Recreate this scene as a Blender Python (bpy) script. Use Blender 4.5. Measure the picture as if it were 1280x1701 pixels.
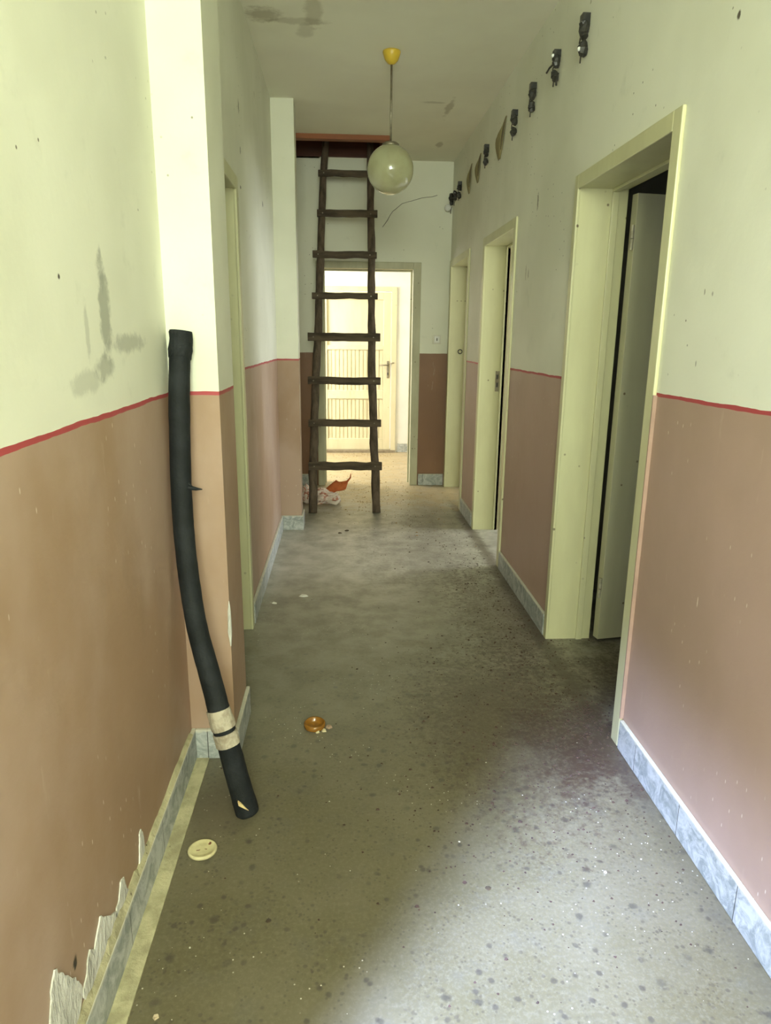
import bpy, bmesh, math, random
from mathutils import Vector, Matrix, noise
random.seed(7)
for o in list(bpy.data.objects): bpy.data.objects.remove(o)
S = bpy.context.scene
COL = S.collection
H = 2.805; XR = .957; XL = -.503; X2 = -.442; YE = 6.436; YF = 8.326

# ---------------------------------------------------------------- camera
F, PITCH, YAW, ROLL, CAMH = 1159.6, .24951, .06303, .010875, 1.38
cp, sp, cy, sy = math.cos(PITCH), math.sin(PITCH), math.cos(YAW), math.sin(YAW)
fw = Vector((sy*cp, cy*cp, -sp)); rt = Vector((cy, -sy, 0)); up = rt.cross(fw)
r2 = rt*math.cos(ROLL) + up*math.sin(ROLL); u2 = up*math.cos(ROLL) - rt*math.sin(ROLL)
cam = bpy.data.cameras.new('camera'); co = bpy.data.objects.new('camera', cam); COL.objects.link(co)
cam.sensor_fit = 'VERTICAL'; cam.sensor_height = 36; cam.lens = F/1701*36; cam.clip_start = .02
m = Matrix((r2, u2, -fw)).transposed().to_4x4(); m.translation = (0, 0, CAMH)
co.matrix_world = m
S.camera = co

# ---------------------------------------------------------------- light and exposure
S.view_settings.view_transform = 'Standard'; S.view_settings.look = 'None'
S.view_settings.gamma = 1; S.view_settings.use_curve_mapping = False
S.view_settings.exposure = 0.2
w = bpy.data.worlds.new('sky'); S.world = w; w.use_nodes = True
w.node_tree.nodes['Background'].inputs[0].default_value = (.75, .85, 1, 1)
w.node_tree.nodes['Background'].inputs[1].default_value = 2.2

def area(name, loc, look, sx, sz, power, col):
    l = bpy.data.lights.new(name, 'AREA'); l.shape = 'RECTANGLE'; l.size = sx; l.size_y = sz
    l.energy = power; l.color = col
    o = bpy.data.objects.new(name, l); COL.objects.link(o); o.location = loc
    o.rotation_euler = (Vector(look)-Vector(loc)).to_track_quat('-Z', 'Z').to_euler()
    return o
# daylight area lamps outside unseen window and door openings
area('daylight_entrance', (-2.33, -1.93, 5.4), (.25, 1.4, 0), .6, .6, 2700, (.62, .79, 1.36))
area('daylight_rear_window', (-.0, -1.78, 1.98), (.35, 0, 1.85), 1.15, 1.2, 138, (.92, 1, .78))
area('daylight_porch', (-1.72, 7.35, 1.7), (0, 7.3, .6), 1.2, 1.6, 130, (1, .96, .86))
area('daylight_second_room', (3.78, 4.75, 1.75), (.2, 4.6, .1), 1.1, 1.3, 98, (.92, .96, 1))
area('daylight_third_room', (3.75, 5.95, 1.5), (0, 5.9, 1.2), .8, 1.3, 14, (1, .98, .8))

# ---------------------------------------------------------------- node helper
class NT:
    def __init__(s, name):
        s.m = bpy.data.materials.new(name); s.m.use_nodes = True; s.t = s.m.node_tree
        s.b = s.t.nodes['Principled BSDF']
        s.g = None
    def n(s, typ, **k):
        x = s.t.nodes.new(typ)
        for a, v in k.items(): setattr(x, a, v)
        return x
    def inp(s, sock, v):
        if v is None: return
        if hasattr(v, 'is_linked'): s.t.links.new(v, sock)
        elif isinstance(v, (tuple, list)) and len(v) == 3 and sock.type == 'RGBA': sock.default_value = (*v, 1)
        else: sock.default_value = v
    def pos(s):
        if not s.g:
            s.g = s.n('ShaderNodeNewGeometry'); s.xyz = s.n('ShaderNodeSeparateXYZ')
            s.t.links.new(s.g.outputs['Position'], s.xyz.inputs[0])
        return s.g.outputs['Position']
    def ax(s, c): s.pos(); return s.xyz.outputs['XYZ'.index(c.upper())]
    def obj(s): return s.n('ShaderNodeTexCoord').outputs['Object']
    def math(s, op, a, b=None, c=None):
        x = s.n('ShaderNodeMath', operation=op)
        for i, v in enumerate((a, b, c)): s.inp(x.inputs[i], v)
        return x.outputs[0]
    def noise(s, vec, scale, detail=4, rough=.55, stretch=None, dist=0):
        if stretch: vec = s.map(vec, stretch)
        x = s.n('ShaderNodeTexNoise'); s.inp(x.inputs['Vector'], vec)
        x.inputs['Scale'].default_value = scale; x.inputs['Detail'].default_value = detail
        x.inputs['Roughness'].default_value = rough; x.inputs['Distortion'].default_value = dist
        return x.outputs[0]
    def map(s, vec, sc):
        x = s.n('ShaderNodeMapping'); s.inp(x.inputs[0], vec); x.inputs['Scale'].default_value = sc
        return x.outputs[0]
    def vor(s, vec, scale, rnd=1):
        x = s.n('ShaderNodeTexVoronoi'); s.inp(x.inputs['Vector'], vec); x.inputs['Scale'].default_value = scale
        x.inputs['Randomness'].default_value = rnd
        return x.outputs['Distance'], x.outputs['Color']
    def vor2(s, a, b, scale, sb=1.):
        c = s.n('ShaderNodeCombineXYZ'); s.inp(c.inputs[0], a); s.inp(c.inputs[1], s.math('MULTIPLY', b, sb))
        x = s.n('ShaderNodeTexVoronoi', voronoi_dimensions='2D'); s.inp(x.inputs['Vector'], c.outputs[0]); x.inputs['Scale'].default_value = scale
        return x.outputs['Distance'], x.outputs['Color']
    def ramp(s, v, a, b, lo=0., hi=1.):
        x = s.n('ShaderNodeMapRange', interpolation_type='SMOOTHSTEP')
        s.inp(x.inputs[0], v)
        for i, q in zip((1, 2, 3, 4), (a, b, lo, hi)): x.inputs[i].default_value = q
        return x.outputs[0]
    def mix(s, f, a, b):
        x = s.n('ShaderNodeMix', data_type='RGBA')
        s.inp(x.inputs[0], f); s.inp(x.inputs[6], a); s.inp(x.inputs[7], b)
        return x.outputs[2]
    def blob(s, a, b, ca, cb, ra, rb, wob=None):
        """soft ellipse mask around (ca, cb) in coordinates a, b"""
        da = s.math('DIVIDE', s.math('SUBTRACT', a, ca), ra); db = s.math('DIVIDE', s.math('SUBTRACT', b, cb), rb)
        d = s.math('SQRT', s.math('ADD', s.math('MULTIPLY', da, da), s.math('MULTIPLY', db, db)))
        if wob is not None: d = s.math('ADD', d, wob)
        return s.ramp(d, 1.0, .45)
    def bump(s, h, strength=.3, dist=.01):
        x = s.n('ShaderNodeBump'); x.inputs['Strength'].default_value = strength; x.inputs['Distance'].default_value = dist
        s.inp(x.inputs['Height'], h); s.t.links.new(x.outputs[0], s.b.inputs['Normal'])
    def out(s, col, rough=.5, spec=.5, metal=0):
        s.inp(s.b.inputs['Base Color'], col); s.inp(s.b.inputs['Roughness'], rough)
        s.b.inputs['Specular IOR Level'].default_value = spec; s.b.inputs['Metallic'].default_value = metal
        return s.m

UPPER = (.80, .80, .66); UPPER2 = (.70, .70, .56)
DADO = (.45, .325, .245); DADO2 = (.36, .235, .145)
RED = (.42, .065, .07)

def wall_paint(name, ax, z0, k=0., red=True, blobs=(), upper=UPPER, upper2=UPPER2, spots=(), dado=DADO, dado2=DADO2):
    s = NT(name); p = s.pos(); h = s.ax(ax); z = s.ax('z')
    wob = s.math('MULTIPLY', s.math('SUBTRACT', s.noise(p, 6, 2), .5), .010)
    line = s.math('ADD', s.math('ADD', s.math('MULTIPLY', h, k), z0), wob)
    d = s.math('SUBTRACT', z, line)
    big = s.noise(p, 1.3, 3)
    mid = s.noise(p, 9, 5, .6)
    u = s.mix(s.ramp(big, .38, .68), upper, upper2)
    u = s.mix(s.ramp(mid, .60, .85, 0, .35), u, (.46, .47, .37))
    # faint roller texture and grime specks
    sd, sc = s.vor2(h, z, 11)
    speck = s.ramp(sd, .045, .02)
    u = s.mix(s.math('MULTIPLY', speck, s.ramp(s.noise(p, 2.3, 2), .56, .62)), u, (.2, .18, .12))
    for (a, b, ra, rb, st, colr) in blobs:
        wob2 = s.math('MULTIPLY', s.math('SUBTRACT', s.noise(p, 22, 5, .7), .5), 1.5)
        u = s.mix(s.math('MULTIPLY', s.blob(h, z, a, b, ra, rb, wob2), st), u, colr)
    dn = s.noise(p, 1.7, 5, .55, stretch=(1, 1, .7))
    dd = s.mix(s.ramp(dn, .36, .64), dado, dado2)
    streak = s.noise(p, 26, 3, .6, stretch=(1, 1, .22))
    dd = s.mix(s.ramp(streak, .66, .82, 0, .35), dd, (.62, .50, .40))
    vd, vc = s.vor2(h, z, 20, .35)
    dd = s.mix(s.math('MULTIPLY', s.ramp(vd, .05, .02), s.ramp(s.noise(p, 2.1, 2), .52, .6)), dd, (.66, .56, .46))
    col = s.mix(s.ramp(d, -.001, .001), dd, u)
    if red:
        wd = s.math('ADD', .0055, s.math('MULTIPLY', s.math('SUBTRACT', s.noise(p, 15, 2), .5), .004))
        rb = s.math('LESS_THAN', s.math('ABSOLUTE', s.math('SUBTRACT', d, .002)), wd)
        col = s.mix(rb, col, RED)
    for (a, b, ra, rb, colr) in spots:
        wob3 = s.math('MULTIPLY', s.math('SUBTRACT', s.noise(p, 70, 2), .5), 1.2)
        col = s.mix(s.blob(h, z, a, b, ra, rb, wob3), col, colr)
    rough = s.math('ADD', s.ramp(d, -.002, .002, .42, .50), s.math('MULTIPLY', mid, .15))
    und = s.math('ADD', s.math('MULTIPLY', s.noise(p, 4, 3), 1.0), s.math('MULTIPLY', s.noise(p, 60, 3), .10))
    s.bump(und, .35, .012)
    return s.out(col, rough, .4)

def plain(name, c1, c2, scale=8, rough=.5, spec=.4, stretch=None, bump=.15, metal=0, local=True, spot=None, ndist=.004):
    s = NT(name); p = s.obj() if local else s.pos()
    nn = s.noise(p, scale, 5, .6, stretch=stretch)
    c = s.mix(s.ramp(nn, .35, .68), c1, c2)
    if spot:
        vd, _ = s.vor(p, spot[0]); c = s.mix(s.math('MULTIPLY', s.ramp(vd, .12, .05), s.ramp(s.noise(p, spot[0]*.2, 2), .5, .58)), c, spot[1])
    if bump: s.bump(s.noise(p, scale*5, 4, .6, stretch=stretch), bump, ndist)
    return s.out(c, rough, spec, metal)

def floor_mat():
    s = NT('worn_grey_floor'); p = s.pos(); x = s.ax('x'); y = s.ax('y')
    a = s.noise(p, 1.6, 4, .6); b = s.noise(p, 7, 6, .65); f = s.noise(p, 90, 3, .7)
    c = s.mix(s.ramp(a, .35, .65), (.116, .101, .054), (.158, .140, .088))
    c = s.mix(s.ramp(b, .5, .75, 0, .55), c, (.12, .112, .085))
    c = s.mix(s.ramp(f, .40, .8, 0, .3), c, (.27, .255, .18))
    # dark blotches and specks trodden into the surface
    for sc, r0, r1, th, col, st in ((7, .11, .03, .50, (.05, .045, .035), .7), (15, .15, .05, .53, (.055, .047, .036), .7), (31, .20, .07, .55, (.055, .045, .035), .5), (64, .26, .1, .55, (.05, .04, .03), .4)):
        q = s.n('ShaderNodeVectorMath', operation='ADD'); s.inp(q.inputs[0], p); q.inputs[1].default_value = (sc*.31, sc*.7, 0)
        vd, vc = s.vor2(s.math('ADD', x, sc*.31), s.math('ADD', y, sc*.7), sc)
        d2 = s.math('ADD', vd, s.math('MULTIPLY', s.math('SUBTRACT', s.noise(p, 60, 3), .5), .16))
        c = s.mix(s.math('MULTIPLY', s.math('MULTIPLY', s.ramp(d2, r0, r1), s.ramp(s.noise(q.outputs[0], sc*.3, 2), th-.06, th+.05)), st), c, col)
    # floor colour lightened with distance to stand in for spilled and reflected daylight
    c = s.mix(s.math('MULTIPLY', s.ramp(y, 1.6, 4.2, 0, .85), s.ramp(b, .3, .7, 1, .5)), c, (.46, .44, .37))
    # pale crumbs
    vd, vc = s.vor2(x, y, 22); c = s.mix(s.math('MULTIPLY', s.ramp(vd, .05, .03), s.ramp(s.noise(p, 3, 2), .56, .60)), c, (.6, .58, .5))
    # brown dirt washed along the right wall and at the first door
    wob = s.math('MULTIPLY', s.math('SUBTRACT', s.noise(p, 9, 6, .75), .5), 2.2)
    wob4 = s.math('MULTIPLY', s.math('SUBTRACT', s.noise(p, 35, 4, .75), .5), 3.0)
    for (ca, cb, ra, rb, st, wv) in ((.80, 2.15, .26, .42, .85, wob), (.62, 2.3, .45, .75, .55, wob4), (.80, 3.3, .28, .9, .55, wob4), (.84, 2.05, .13, .20, .9, wob), (.5, 4.5, .5, 1.0, .3, wob4), (1.35, 2.55, .55, .55, .9, wob)):
        gran = s.ramp(s.noise(p, 55, 4, .75), .36, .58, .35, 1)
        c = s.mix(s.math('MULTIPLY', s.math('MULTIPLY', s.blob(x, y, ca, cb, ra, rb, wv), st), gran), c, (.060, .036, .026))
    # darker floor by the pillar foot
    c = s.mix(s.math('MULTIPLY', s.blob(x, y, -.36, 1.85, .14, .2, wob), .5), c, (.09, .075, .05))
    edge = s.math('ADD', s.math('ABSOLUTE', s.math('SUBTRACT', x, .93)), s.math('MULTIPLY', s.math('SUBTRACT', s.noise(p, 18, 5, .75), .5), .14))
    c = s.mix(s.math('MULTIPLY', s.ramp(edge, .07, .01), s.ramp(y, 1.7, 2.1, .25, .8)), c, (.07, .05, .035))
    # sandy dust at the far end
    far = s.ramp(s.math('ADD', y, s.math('MULTIPLY', s.math('SUBTRACT', b, .5), 1.5)), 5.3, 6.0)
    fx = s.math('MULTIPLY', far, s.ramp(s.noise(p, 12, 5, .7), .3, .6, .45, 1))
    c = s.mix(fx, c, (.46, .36, .20))
    c = s.mix(s.math('MULTIPLY', far, s.ramp(s.noise(p, 24, 5, .75), .56, .66)), c, (.24, .16, .08))
    rough = s.ramp(b, .3, .7, .34, .5)
    s.bump(s.math('ADD', b, s.math('MULTIPLY', f, .15)), .12, .004)
    return s.out(c, rough, .6)

def base_mat(name, ax):
    s = NT(name); p = s.pos(); h = s.ax(ax); z = s.ax('z')
    a = s.noise(p, 14, 6, .7, dist=1.5); 
    c = s.mix(s.ramp(a, .35, .65), (.56, .58, .55), (.27, .30, .28))
    c = s.mix(s.ramp(s.noise(p, 30, 5, .7, stretch=(1, 1, 2.5)), .6, .72), c, (.66, .68, .62))
    fr = s.math('ABSOLUTE', s.math('SUBTRACT', s.math('FRACT', s.math('DIVIDE', h, .30)), .5))
    c = s.mix(s.ramp(fr, .006, .003), c, (.06, .06, .05))
    top = s.ramp(s.math('ADD', z, s.math('MULTIPLY', s.math('SUBTRACT', s.noise(p, 40, 4), .5), .03)), .098, .106)
    c = s.mix(s.math('MULTIPLY', top, .8), c, (.60, .58, .46))
    s.bump(a, .3, .006)
    return s.out(c, .5, .4)

# ---------------------------------------------------------------- mesh helpers
def mesh_obj(name, bm, mat, parent=None, smooth=False, bevel=0):
    me = bpy.data.meshes.new(name); bm.normal_update(); bm.to_mesh(me); bm.free()
    if smooth:
        for p in me.polygons: p.use_smooth = True
    me.materials.append(mat)
    o = bpy.data.objects.new(name, me); COL.objects.link(o)
    if parent: o.parent = parent
    if bevel:
        b = o.modifiers.new('bevel', 'BEVEL'); b.width = bevel; b.segments = 2; b.limit_method = 'ANGLE'
    return o
def box(bm, x0, x1, y0, y1, z0, z1, M=None):
    vs = [bm.verts.new((x, y, z)) for x in (x0, x1) for y in (y0, y1) for z in (z0, z1)]
    for f in ((0, 1, 3, 2), (4, 6, 7, 5), (0, 4, 5, 1), (2, 3, 7, 6), (0, 2, 6, 4), (1, 5, 7, 3)):
        bm.faces.new([vs[i] for i in f])
    if M:
        for v in vs: v.co = M @ v.co
    return vs
def boxes(*bs):
    bm = bmesh.new()
    for b in bs: box(bm, *b)
    return bm
def tube(bm, pts, rad, seg=12, cap=True, flat=1., rough=0., seed=0):
    pts = [Vector(p) for p in pts]; rings = []
    n = len(pts); rads = rad if isinstance(rad, (list, tuple)) else [rad]*n
    prev = None
    for i, p in enumerate(pts):
        t = (pts[min(i+1, n-1)]-pts[max(i-1, 0)]).normalized()
        if prev is None:
            a = Vector((1, 0, 0)) if abs(t.x) < .9 else Vector((0, 1, 0))
            prev = (a - t*a.dot(t)).normalized()
        else: prev = (prev - t*prev.dot(t)).normalized()
        b = t.cross(prev); ring = []
        for k in range(seg):
            an = 2*math.pi*k/seg
            rr = rads[i]
            if rough: rr *= 1+rough*noise.noise(Vector((math.cos(an)*1.5+seed, math.sin(an)*1.5, i*.6+seed)))
            ring.append(bm.verts.new(p+prev*math.cos(an)*rr + b*math.sin(an)*rr*flat))
        rings.append(ring)
    for a, b in zip(rings, rings[1:]):
        for k in range(seg): bm.faces.new((a[k], a[(k+1) % seg], b[(k+1) % seg], b[k]))
    if cap: bm.faces.new(rings[0][::-1]); bm.faces.new(rings[-1])
    return rings
def lathe(bm, prof, seg=32, c=(0, 0, 0), capb=True, capt=True):
    rings = []
    for r, z in prof:
        rings.append([bm.verts.new((c[0]+r*math.cos(2*math.pi*k/seg), c[1]+r*math.sin(2*math.pi*k/seg), c[2]+z)) for k in range(seg)])
    for a, b in zip(rings, rings[1:]):
        for k in range(seg): bm.faces.new((a[k], a[(k+1) % seg], b[(k+1) % seg], b[k]))
    if capb: bm.faces.new(rings[0][::-1])
    if capt: bm.faces.new(rings[-1])
def struct(name, bm, mat, parent=None, **k):
    o = mesh_obj(name, bm, mat, parent, **k)
    if not parent: o['kind'] = 'structure'
    return o
def tag(o, label, cat, group=None, kind=None):
    o['label'] = label; o['category'] = cat
    if group: o['group'] = group
    if kind: o['kind'] = kind
    return o
def thing(name, loc, label, cat, group=None, rot=(0, 0, 0)):
    o = bpy.data.objects.new(name, None); COL.objects.link(o); o.location = loc; o.rotation_euler = rot
    return tag(o, label, cat, group)
def sempty(name, loc=(0, 0, 0)):
    o = bpy.data.objects.new(name, None); COL.objects.link(o); o.location = loc; o['kind'] = 'structure'; return o

# ---------------------------------------------------------------- materials
GREY_STAIN = (.30, .31, .25)
M_left = wall_paint('paint_left_near', 'y', 1.203, 0, True, blobs=[
    (1.578, 1.42, .045, .13, .75, GREY_STAIN), (1.575, 1.50, .014, .06, .45, GREY_STAIN), (1.55, 1.305, .07, .035, .6, GREY_STAIN),
    (1.74, 1.352, .16, .028, .55, GREY_STAIN), (1.46, 1.38, .015, .07, .35, GREY_STAIN), (1.43, 1.28, .12, .03, .35, GREY_STAIN)],
    spots=[(1.343, 1.473, .006, .007, (.08, .06, .04)), (1.09, .235, .012, .02, (.05, .04, .03))])
M_pil = wall_paint('paint_pillar', 'x', 1.203, 0, True)
M_pils = wall_paint('paint_pillar_side', 'y', 1.203, 0, True)
M_left2 = wall_paint('paint_left_far', 'y', 1.250, -.0096, True, spots=[
    (3.39, 2.327, .02, .035, (.30, .29, .2)), (3.40, 2.156, .012, .02, (.1, .09, .05)), (4.27, 2.08, .02, .022, (.07, .06, .04)), (4.02, 2.56, .01, .02, (.4, .38, .3)),
    (3.36, 2.0, .02, .01, (.1, .09, .06))])
M_right = wall_paint('paint_right', 'y', 1.2265, -.0083, True, spots=[
    (1.877, 1.497, .004, .010, (.35, .33, .25)), (1.835, 1.49, .006, .007, (.4, .38, .3)), (1.869, 2.133, .010, .014, (.12, .10, .07)),
    (3.624, 2.014, .016, .05, (.30, .28, .2)), (3.729, 1.688, .014, .028, (.45, .43, .33)), (1.717, .686, .003, .022, (.72, .62, .52)),
    (1.88, 1.31, .004, .010, (.4, .38, .3)), (3.78, 1.70, .012, .05, (.5, .47, .36)), (3.02, 2.62, .010, .010, (.5, .48, .35))],
    dado=(.46, .32, .255), dado2=(.41, .285, .215))
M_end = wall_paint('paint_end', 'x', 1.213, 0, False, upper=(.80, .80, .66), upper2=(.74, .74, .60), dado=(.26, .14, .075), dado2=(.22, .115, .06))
def ceil_mat():
    s = NT('ceiling_paint'); p = s.pos(); x = s.ax('x'); y = s.ax('y')
    c = s.mix(s.ramp(s.noise(p, 1.4, 4), .35, .65), (.86, .85, .70), (.80, .78, .64))
    wob = s.math('MULTIPLY', s.math('SUBTRACT', s.noise(p, 8, 5, .7), .5), 2.0)
    for a, b, ra, rb, st in ((-.36, 3.72, .10, .10, .6), (-.20, 3.78, .16, .05, .35), (-.12, 3.66, .05, .18, .4), (-.17, 3.9, .05, .12, .3), (.70, 5.0, .03, .25, .5), (.76, 5.9, .03, .10, .5), (.60, 4.9, .10, .03, .35), (-.1, 3.3, .3, .15, .3)):
        c = s.mix(s.math('MULTIPLY', s.blob(x, y, a, b, ra, rb, wob), st), c, (.34, .30, .19))
    vd, _ = s.vor(p, 6); c = s.mix(s.math('MULTIPLY', s.ramp(vd, .06, .03), s.ramp(s.noise(p, 1.7, 2), .54, .6)), c, (.3, .27, .2))
    s.bump(s.noise(p, 5, 4), .2, .01)
    return s.out(c, .8, .2)
M_ceil = ceil_mat()
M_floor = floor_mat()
M_base_y = base_mat('base_tiles_y', 'y'); M_base_x = base_mat('base_tiles_x', 'x')
M_cream = plain('cream_gloss_paint', (.64, .63, .38), (.57, .55, .32), 5, .32, .5, stretch=(1, 1, .25), bump=.12, local=False, spot=(14, (.16, .12, .07)))
M_white = plain('white_room_paint', (.84, .83, .76), (.78, .77, .70), 3, .7, .3, local=False)
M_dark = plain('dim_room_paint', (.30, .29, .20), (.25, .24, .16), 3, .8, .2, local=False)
M_plaster = plain('bare_plaster', (.78, .77, .68), (.50, .49, .42), 18, .9, .2, bump=.8, local=False, ndist=.01, stretch=(1, 1, .4))
M_border = plain('cream_floor_border', (.52, .48, .30), (.34, .31, .19), 16, .8, .2, bump=.9, local=False, spot=(30, (.08, .06, .035)))
M_wood = plain('weathered_wood', (.15, .11, .078), (.07, .052, .036), 9, .8, .25, stretch=(3, 3, .5), bump=.8, ndist=.006)
M_rung = plain('weathered_wood_rung', (.13, .098, .066), (.06, .045, .032), 9, .8, .25, stretch=(.5, 3, 3), bump=.8, ndist=.006)
M_hatch = plain('red_brown_board', (.30, .10, .035), (.20, .065, .025), 6, .5, .35, stretch=(.3, 3, 3), bump=.2)
M_black = plain('black_rubber', (.008, .010, .010), (.016, .019, .020), 14, .72, .3, bump=.6)
M_tape = plain('dirty_tape', (.50, .45, .34), (.32, .27, .19), 40, .85, .2, bump=.7)
M_bake = plain('black_bakelite', (.02, .02, .018), (.05, .045, .035), 30, .4, .5)
M_porc = plain('white_porcelain', (.85, .85, .80), (.8, .8, .74), 10, .2, .5, bump=0)
M_metal = plain('dull_metal', (.30, .27, .20), (.20, .17, .12), 20, .4, .5, metal=.7)
M_brown = plain('brown_strip', (.17, .07, .04), (.11, .045, .028), 10, .5, .4, local=False)

# ================================================================= SETTING
T = .205
# floor
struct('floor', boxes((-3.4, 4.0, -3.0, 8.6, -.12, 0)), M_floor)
# ceiling with the attic hatch cut out
HX0, HX1, HY0, HY1 = -.62, .335, 5.735, YE
struct('ceiling', boxes((XL-.03, 4.0, -1.7, 2.2, H, H+.14), (-3.4, 4.0, 2.2, HY0, H, H+.14), (-3.4, HX0, HY0, 8.6, H, H+.14), (HX1, 4.0, HY0, 8.6, H, H+.14), (HX0, HX1, HY1, 8.6, H, H+.14)), M_ceil)
# right wall
D1 = (2.148, 2.98); D2 = (4.06, 4.875); D3 = (5.505, 6.35); DT = 1.955
def openwall(x0, x1, ya, yb, ops, top):
    bs = []; y = ya
    for a, b in ops:
        bs.append((x0, x1, y, a, 0, H)); bs.append((x0, x1, a, b, top, H)); y = b
    bs.append((x0, x1, y, yb, 0, H))
    return boxes(*bs)
j = .02
struct('wall_right', openwall(XR, XR+T, -1.6, YE, [(a-j, b+j) for a, b in (D1, D2, D3)], DT+j), M_right)
# left walls
struct_left = struct('wall_left', boxes((XL-T, XL, .44, 2.42, 0, H), (XL-T, XL, -1.6, -.66, 0, H), (XL-T, XL, -.66, .44, 2.7, H)), M_left)
struct('wall_pillar', boxes((XL, -.361, 2.1, 2.38, 0, H)), M_pil)
L1 = (2.44, 3.14)
struct('wall_left_middle', openwall(X2-T, X2, 2.38, 5.08, [(L1[0]-j, L1[1]+j)], DT+j), M_left2)
struct('wall_buttress', boxes((X2, -.297, 4.9, 5.08, 0, H)), M_pil)
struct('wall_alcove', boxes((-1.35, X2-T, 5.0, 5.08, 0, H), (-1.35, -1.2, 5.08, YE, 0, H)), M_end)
# end wall with doorway
E0, E1, ET = -.165, .632, 1.935
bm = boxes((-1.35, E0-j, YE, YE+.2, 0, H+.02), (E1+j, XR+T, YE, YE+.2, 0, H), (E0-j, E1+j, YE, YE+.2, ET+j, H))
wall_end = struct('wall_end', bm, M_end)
# room behind the end wall
struct('wall_porch', boxes((-2.0, -.33, YF, YF+.2, 0, H), (.632, 2.2, YF, YF+.2, 0, H), (-.33, .632, YF, YF+.2, 1.90, H)), M_white)
struct('wall_porch_left', boxes((-1.65, -1.5, YE+.2, 6.85, 0, H), (-1.65, -1.5, 7.95, YF, 0, H), (-1.65, -1.5, 6.85, 7.95, 0, .75), (-1.65, -1.5, 6.85, 7.95, 2.3, H)), M_white)
struct('wall_porch_right', boxes((1.9, 2.05, YE+.2, YF, 0, H)), M_white)
# rooms on the right
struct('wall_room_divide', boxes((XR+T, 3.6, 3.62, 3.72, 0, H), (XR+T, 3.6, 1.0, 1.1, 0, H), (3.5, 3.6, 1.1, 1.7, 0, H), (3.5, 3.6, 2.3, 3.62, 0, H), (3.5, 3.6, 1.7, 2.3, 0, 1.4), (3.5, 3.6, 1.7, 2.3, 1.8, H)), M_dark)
struct('wall_room_second', boxes((XR+T, 3.6, 5.28, 5.38, 0, H), (XR+T, 3.6, YE, YE+.1, 0, H), (3.5, 3.6, 3.72, 5.28, 0, .8), (3.5, 3.6, 3.72, 5.28, 2.2, H),
    (3.5, 3.6, 3.72, 4.15, .8, 2.2), (3.5, 3.6, 5.25, 5.28, .8, 2.2), (3.5, 3.6, 5.38, YE, 0, .8), (3.5, 3.6, 5.38, YE, 2.2, H)), M_white)
# dark room on the left
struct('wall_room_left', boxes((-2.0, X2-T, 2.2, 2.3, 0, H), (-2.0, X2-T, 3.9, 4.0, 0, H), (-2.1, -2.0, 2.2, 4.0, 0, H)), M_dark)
# hall behind the viewer: windows in the rear wall
W2 = (-.42, .85, 1.35, 2.6)
struct('wall_rear', boxes((XL-T, W2[0], -1.7, -1.6, 0, H),
    (W2[0], W2[1], -1.7, -1.6, 0, W2[2]), (W2[0], W2[1], -1.7, -1.6, W2[3], H), (W2[1], XR+T, -1.7, -1.6, 0, H)), M_left)
# attic above the hatch
struct('wall_attic', boxes((-1.2, 1.0, 5.2, 5.25, H+.14, 4.4), (-1.2, 1.0, 7.2, 7.25, H+.14, 4.4), (-1.2, -1.15, 5.2, 7.2, H+.14, 4.4), (.95, 1.0, 5.2, 7.2, H+.14, 4.4), (-1.2, 1.0, 5.2, 7.25, 4.4, 4.45)), M_hatch)

# baseboards
BH = .108; BT = .014
def bb(name, x0, x1, y0, y1, mat=None): return struct(name, boxes((x0, x1, y0, y1, 0, BH)), mat or M_base_y, bevel=.003)
bb('baseboard_left', XL, XL+BT, .44, 2.1)
bb('baseboard_pillar', XL+BT, -.361+BT, 2.1-BT, 2.1, M_base_x)
bb('baseboard_pillar_side', -.361, -.361+BT, 2.1, 2.38)
bb('baseboard_left_middle', X2, X2+BT, 3.21, 4.9)
bb('baseboard_buttress', X2+BT, -.297+BT, 4.9-BT, 4.9, M_base_x)
bb('baseboard_buttress_side', -.297, -.297+BT, 4.9, 5.08)
bb('baseboard_right', XR-BT, XR, -1.6, 2.088)
bb('baseboard_right_middle', XR-BT, XR, 3.022, 4.0)
bb('baseboard_right_far', XR-BT, XR, 4.952, 5.44)
bb('baseboard_end', E1+.075, XR-BT, YE-BT, YE, M_base_x)
bb('baseboard_end_left', -1.2, E0-.075, YE-BT, YE, M_base_x)
bb('baseboard_porch', .66, 1.9, YF-BT, YF, M_base_x)
struct('trim_1', boxes((XL+BT, -.448, .3, 2.086, 0, .004)), M_border)

# exposed plaster where the dado paint has come away (low on the near left wall)
def patch(name, pts, x, parent, mat, t=.003, seed=0):
    bm = bmesh.new(); P = []
    n = len(pts)
    for i in range(n):
        a, b = Vector(pts[i]), Vector(pts[(i+1) % n])
        for q in range(5):
            p = a.lerp(b, q/5); jx = noise.noise(Vector((p.x*60+seed, p.y*60, seed)))*.006
            jy = noise.noise(Vector((p.x*60, p.y*60+9, seed+4)))*.006
            P.append((p.x+jx, p.y+jy))
    v0 = [bm.verts.new((x, a, b)) for a, b in P]; v1 = [bm.verts.new((x+t, a, b)) for a, b in P]
    bm.faces.new(v1); bm.faces.new(v0[::-1])
    for i in range(len(P)): k = (i+1) % len(P); bm.faces.new((v0[i], v0[k], v1[k], v1[i]))
    bmesh.ops.recalc_face_normals(bm, faces=bm.faces)
    bmesh.ops.triangulate(bm, faces=bm.faces)
    o = mesh_obj(name, bm, mat, parent); return o
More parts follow.
